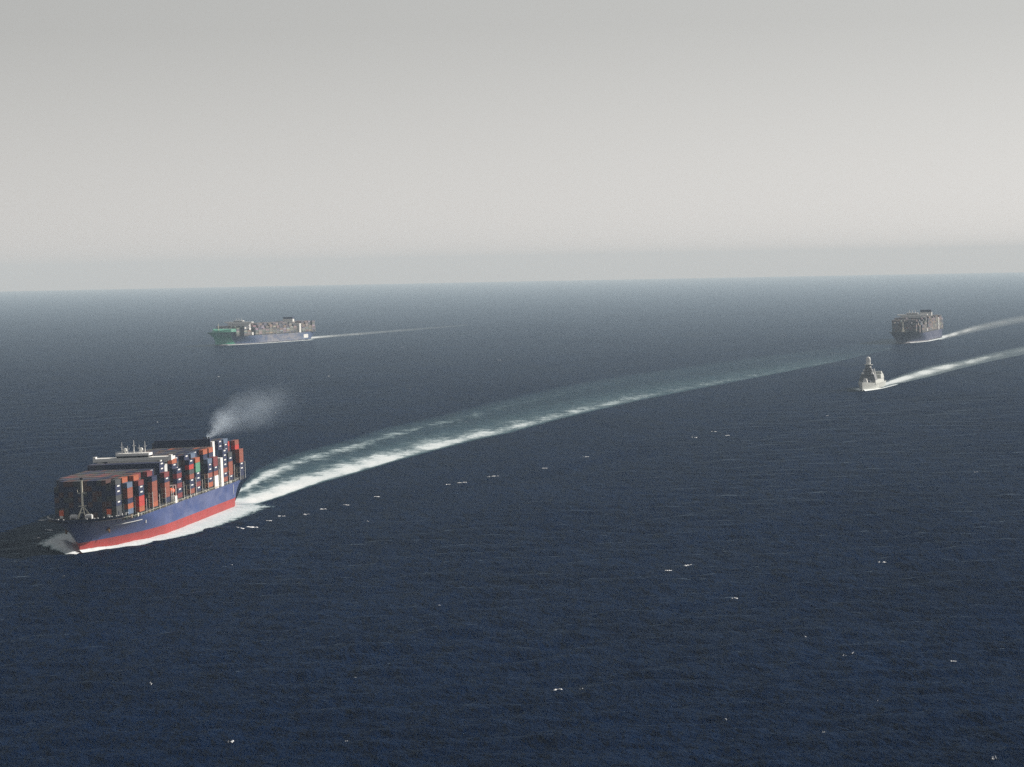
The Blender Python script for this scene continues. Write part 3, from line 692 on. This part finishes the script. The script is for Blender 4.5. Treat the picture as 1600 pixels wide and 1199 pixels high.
MB().taper((10, 21, -4.2, 4.2), 16.8, (13, 18.5, -2.5, 2.5), 26.2).build('mast_tower', M['naval_dark'], fr)
MB().box(11.8, 19.6, -4.0, 4.0, 26.2, 27.0).build('mast_platform', G, fr)
MB().lathe((15.6, 0, 27.0), [(2.5, 0), (2.4, 2.6), (2.5, 3.4), (2.6, 5.0), (2.3, 6.6), (1.5, 7.8), (.4, 8.3)], 16).build('radome', M['white'], fr)
for z, w_ in ((19.2, 5.0), (22.8, 4.2)):
    MB().box(17, 20.6, -w_, w_, z, z + .5).build('mast_gallery', M['naval_dark'], fr)
for v in (-4.4, 4.4): MB().lathe((19, v, 19.7), [(.9, 0), (1.1, .8), (.8, 1.8), (.2, 2.2)], 10).build('sensor_dome', M['white'], fr)
MB().lathe((19.2, 2.2, 23.3), [(.8, 0), (1.0, .8), (.7, 1.7), (.2, 2.0)], 10).build('sensor_dome', M['white'], fr)
for v in (-5.2, 5.2): MB().taper((21, 25.5, v - 1.3, v + 1.3), 16.8, (22, 24.5, v - .8, v + .8), 19.0).build('director', M['white'], fr)
MB().taper((-14, -2, -5.0, 5.0), 10.2, (-12, -4, -3.0, 3.4), 17.2).build('funnel', G, fr)
MB().tube((-6, 4.6, 10.2), (-6, 3.4, 21.5), 1.2, .5, 8).build('aft_mast', M['white'], fr)
MB().tube((-6, -4.6, 10.2), (-6, -3.4, 19.5), .9, .4, 8).build('aft_mast', M['dark'], fr)
MB().taper((-44, -18, -9.4, 9.4), 10.2, (-43, -20, -8.6, 8.6), 14.6).build('hangar', G, fr)
MB().taper((-40, -30, -3.0, 8.4), 14.6, (-38, -32, -1.0, 7.6), 17.6).build('hangar_turret', G, fr)
gun = MB(); gun.taper((40, 45.5, -2.4, 2.4), 8.6, (40.6, 43.6, -1.5, 1.5), 12.6); g_ = gun.build('gun_turret', M['white'], fr)
MB().tube((43.5, 0, 11.2), (51, 0, 12.6), .22, .16, 8).build('gun_barrel', M['dark'], g_)
MB().box(30.5, 37.5, -4.5, 4.5, 8.0, 10.4).build('missile_cells', M['navy_deck'], fr)
rl = MB()
for u in np.arange(-68, -44, 2.4):
    for s in (-1, 1): rl.tube((u, s * 8.6, 6), (u, s * 8.9, 7.2), .06, k=4)
rl.build('flight_deck_rail', G, fr)

# ------------------------------------------------------------------ bow waves
def bow_wave(name, S, u0, u1, side, width_f, height_f, foam_f, mat, half_f, n=120, m=14, z=.3):
    U = np.linspace(u0, u1, n)[:, None]; T = np.linspace(0, 1, m)[None, :]
    V = half_f(U) - .8 + T * width_f((u0 - U) / (u0 - u1))
    a = rotz(S['h']); X = S['c'][0] + U * math.cos(a) - side * V * math.sin(a); Y = S['c'][1] + U * math.sin(a) + side * V * math.cos(a)
    s = (u0 - U) / (u0 - u1) + 0 * T
    rip = np.random.RandomState(5).uniform(-.3, .5, s.shape)
    Z = (sea_height(X, Y) - drop(X, Y)) * .3 + drop(X, Y) + z + height_f(s, T) * (1 + rip * .6)
    return link(name, grid_mesh(name, np.dstack([X, Y, Z]), mat, dict(foam=foam_f(s, T), aer=0 * s)))
near_half = lambda U: half_breadth(U / 337, np.zeros_like(U) + .02) * 22.15
FM = foam_material('bow_foam', .16, rot=A0, stretch=(.4, 1), hard=.16)
bwv = bow_wave('bow_wave', NEAR, 167, -172, 1, lambda s: 3.5 + 30.5 * np.clip(s, 0, 1) ** .6, lambda s, T: 1.0 * np.exp(-s * 7) * np.sin(np.pi * np.clip(T * 1.1 + .12, 0, 1)) + .25 * (1 - T),
     lambda s, T: (1.35 - .55 * s) * np.clip((1 - T) / (.2 + .4 * s), 0, 1) ** .8 * np.clip((1 - s) / .16, 0, 1) ** .5, FM, near_half)
tag(bwv, 'white foam along the sunlit red waterline of near container ship', 'bow wave', kind='stuff')
bwv = bow_wave('bow_wave', NEAR, 174, -172, -1, lambda s: 7 + 20 * np.clip(s * 7, 0, 1), lambda s, T: 3.6 * g(s, .10, .06) * np.sin(np.pi * np.clip(T * .9 + .1, 0, 1)) ** 2 + .1 * (1 - T),
     lambda s, T: (1.7 * np.exp(-s * 2.4) + .15) * np.clip((1 - T) / .5, 0, 1) ** .8, FM, near_half)
tag(bwv, 'shaded blue white bow spray left of the near container ship', 'bow wave', kind='stuff')
FH = lambda U: np.clip(1 - np.clip((U / 140 + .02) / .49, 0, 1) ** 1.9, 0, 1) * .82 * 9.8
FF = foam_material('frigate_bow_foam', .22, rot=rotz(FRIG['h']), stretch=(.3, 1), hard=.2)
bwv = bow_wave('bow_wave', FRIG, 66, -120, 1, lambda s: 4 + 10 * s, lambda s, T: 1.4 * np.exp(-s * 6) * np.sin(np.pi * np.clip(T + .1, 0, 1)), lambda s, T: 1.5 * np.where(s > .35, g(T, .72, .2), np.clip((1 - T) / .25, 0, 1) ** .6) * np.clip((1 - s) * 5, 0, 1) + 0 * T, FF, FH, 70, 10)
tag(bwv, 'white foam streak along the lit side of the warship', 'bow wave', kind='stuff')
bwv = bow_wave('bow_wave', FRIG, 68, -60, -1, lambda s: 4 + 16 * np.clip(s * 2, 0, 1), lambda s, T: 2.4 * g(s, .12, .14) * np.sin(np.pi * np.clip(T + .05, 0, 1)), lambda s, T: 1.3 * np.exp(-s * 2) * np.clip((1 - T) / .3, 0, 1) ** .6, FF, FH, 50, 10)
tag(bwv, 'small bow wave on the shaded side of the warship', 'bow wave', kind='stuff')
for S, nm in ((LEFT, 'thin white foam line along the far green bowed ship'), (RIGHT, 'thin white foam line along the hazy dark ship at right')):
    hf = lambda U, S=S: half_breadth(U / S['L'], np.zeros_like(U) + .02) * S['B'] / 2
    bwv = bow_wave('bow_wave', S, S['L'] * .42, -S['L'] * .45, 1, lambda s: 5 + 6 * s, lambda s, T: .8 * (1 - T) + 0 * s, lambda s, T: (1.4 - .6 * s) * np.clip((1 - T) / .3, 0, 1), FF, hf, 60, 6)
    tag(bwv, nm, 'bow wave', kind='stuff')

# ------------------------------------------------------------------ whitecaps
caps = [(360, 1158, 7), (555, 1060, 3), (1147, 937, 7), (1320, 1024, 9), (1333, 1022, 4), (1490, 1032, 7), (1257, 994, 4), (872, 1080, 11), (908, 1077, 4), (1045, 893, 8), (1075, 886, 8), (1378, 878, 8), (1133, 1122, 4), (1370, 1095, 3), (1287, 1151, 3), (236, 1068, 4), (362, 881, 3), (575, 815, 4), (688, 948, 4), (780, 563, 4), (640, 608, 4), (1228, 525, 4), (1525, 740, 5), (1293, 650, 4), (540, 1160, 5), (1553, 1186, 6), (875, 1098, 3), (340, 589, 5), (512, 588, 4), (630, 543, 4), (1410, 523, 8), (1440, 526, 5), (165, 742, 7), (158, 741, 4), (66, 814, 11), (77, 828, 9), (58, 843, 8), (100, 900, 3), (245, 660, 3), (720, 657, 5), (728, 660, 3), (430, 645, 2), (1352, 655, 3), (1115, 675, 6), (1085, 684, 6), (1135, 680, 7), (915, 715, 7), (850, 733, 8), (775, 745, 9), (765, 746, 5), (722, 755, 10), (700, 758, 6), (590, 777, 9), (540, 790, 8), (506, 796, 9), (478, 803, 6), (440, 807, 8), (395, 822, 14), (375, 826, 10), (420, 814, 6)]
cv, cf = [], []
crn = random.Random(9)
for (px, py, wpx) in caps:
    c = ground(px, py); sc = c[1] / F_PX * 1.25
    for k in range(4 if wpx < 6 else 9):
        q = crn.uniform(0, 1) ** 1.6; lead = crn.choice([-1, 1]) if k == 0 else lead
        cx = c[0] + lead * (.45 - q) * wpx * sc; cy = c[1] + crn.gauss(0, .9) + (q - .4) * wpx * sc * .5; rx = wpx * sc * crn.uniform(.09, .24) * (1.15 - .5 * q); ry = rx * crn.uniform(.5, 1.3)
        n = len(cv); kk = 11
        pts = []
        for j in range(kk):
            a = 2 * math.pi * j / kk; q = crn.uniform(.55, 1.15); pts.append((cx + rx * q * math.cos(a), cy + ry * q * math.sin(a)))
        arr = np.array(pts + [(cx, cy)]); z = sea_height(arr[:, 0], arr[:, 1])
        for j in range(kk): cv.append((pts[j][0], pts[j][1], z[j] + .12))
        cv.append((cx, cy, z[-1] + .25 + .3 * crn.random()))
        for j in range(kk): cf.append((n + j, n + (j + 1) % kk, n + kk))
mb = MB(); mb.v = cv; mb.f = cf
wc = mb.build('whitecaps', paint('whitecap_foam', (.90, .91, .92), .6, .05, .8)); tag(wc, 'scattered small white breaking crests across the open sea', 'whitecaps', kind='stuff')

# ------------------------------------------------------------------ exhaust smoke
def smoke():
    Ls = 250.0
    m = MB(); xs = np.linspace(0, Ls, 26); k = 12
    zc = lambda x: 7 * (1 - math.exp(-x / 22)) + .02 * x
    rad = lambda x: 1.2 + 10.5 * (1 - math.exp(-x / 45)) + .035 * x
    for x in xs:
        for j in range(k):
            a = 2 * math.pi * j / k; m.v.append((-x, rad(x) * math.cos(a), zc(x) + rad(x) * math.sin(a)))
    for i in range(len(xs) - 1):
        for j in range(k): jj = (j + 1) % k; m.f.append((i * k + j, i * k + jj, (i + 1) * k + jj, (i + 1) * k + j))
    m.f.append(tuple(range(k))); m.f.append(tuple((len(xs) - 1) * k + j for j in range(k)))
    t = NT('exhaust_smoke'); tc = t.n('ShaderNodeTexCoord'); P = tc.outputs['Object']; sp = t.n('ShaderNodeSeparateXYZ'); t.l(P, sp.inputs[0])
    x = t.math('MULTIPLY', sp.outputs[0], -1.0)
    ex = lambda d: t.math('SUBTRACT', 1.0, t.math('EXPONENT', t.math('MULTIPLY', x, -1.0 / d)))
    zcn = t.math('ADD', t.math('MULTIPLY', ex(22), 7.0), t.math('MULTIPLY', x, .02))
    rd = t.math('ADD', t.math('ADD', t.math('MULTIPLY', ex(45), 10.5), 1.2), t.math('MULTIPLY', x, .035))
    dz = t.math('SUBTRACT', sp.outputs[2], zcn)
    dist = t.math('DIVIDE', t.math('SQRT', t.math('ADD', t.math('MULTIPLY', dz, dz), t.math('MULTIPLY', sp.outputs[1], sp.outputs[1]))), rd)
    fall = t.math('SUBTRACT', 1.0, dist, True)
    nz = t.noise(P, .055, 4, .6); nn = t.math('MULTIPLY', t.math('SUBTRACT', nz, .42), 5.0, True)
    thin = t.math('ADD', t.math('MULTIPLY', t.math('EXPONENT', t.math('MULTIPLY', x, -1 / 9.0)), .9), t.math('MULTIPLY', t.math('EXPONENT', t.math('MULTIPLY', x, -1 / 90.0)), .035))
    de = t.math('MULTIPLY', t.math('MULTIPLY', fall, nn), thin)
    v = t.n('ShaderNodeVolumePrincipled'); v.inputs['Color'].default_value = (.70, .82, .96, 1); v.inputs['Absorption Color'].default_value = (.6, .7, .8, 1); t.l(de, v.inputs['Density'])
    t.l(v.outputs[0], t.out.inputs['Volume'])
    o = m.build('exhaust_smoke', t.m); x0, y0 = to_world(NEAR, -94, 13); o.location = (x0, y0, 44.0); o.rotation_euler = (0, 0, A0)
    tag(o, 'thin pale exhaust smoke drifting aft from the near ship funnel', 'smoke', kind='stuff')
smoke()

# ------------------------------------------------------------------ haze
HAZE = 4.5e-5
hz = MB().box(-64000, 64000, -64000, 64000, -330, 240)
t = NT('haze_air'); v = t.n('ShaderNodeVolumePrincipled'); v.inputs['Color'].default_value = (.52, .635, .745, 1); v.inputs['Absorption Color'].default_value = (.30, .20, .05, 1); v.inputs['Density'].default_value = HAZE
v.inputs['Anisotropy'].default_value = 0.0
t.l(v.outputs[0], t.out.inputs['Volume'])
tag(hz.build('haze', t.m), 'pale sea haze over the whole scene', 'haze', kind='stuff')
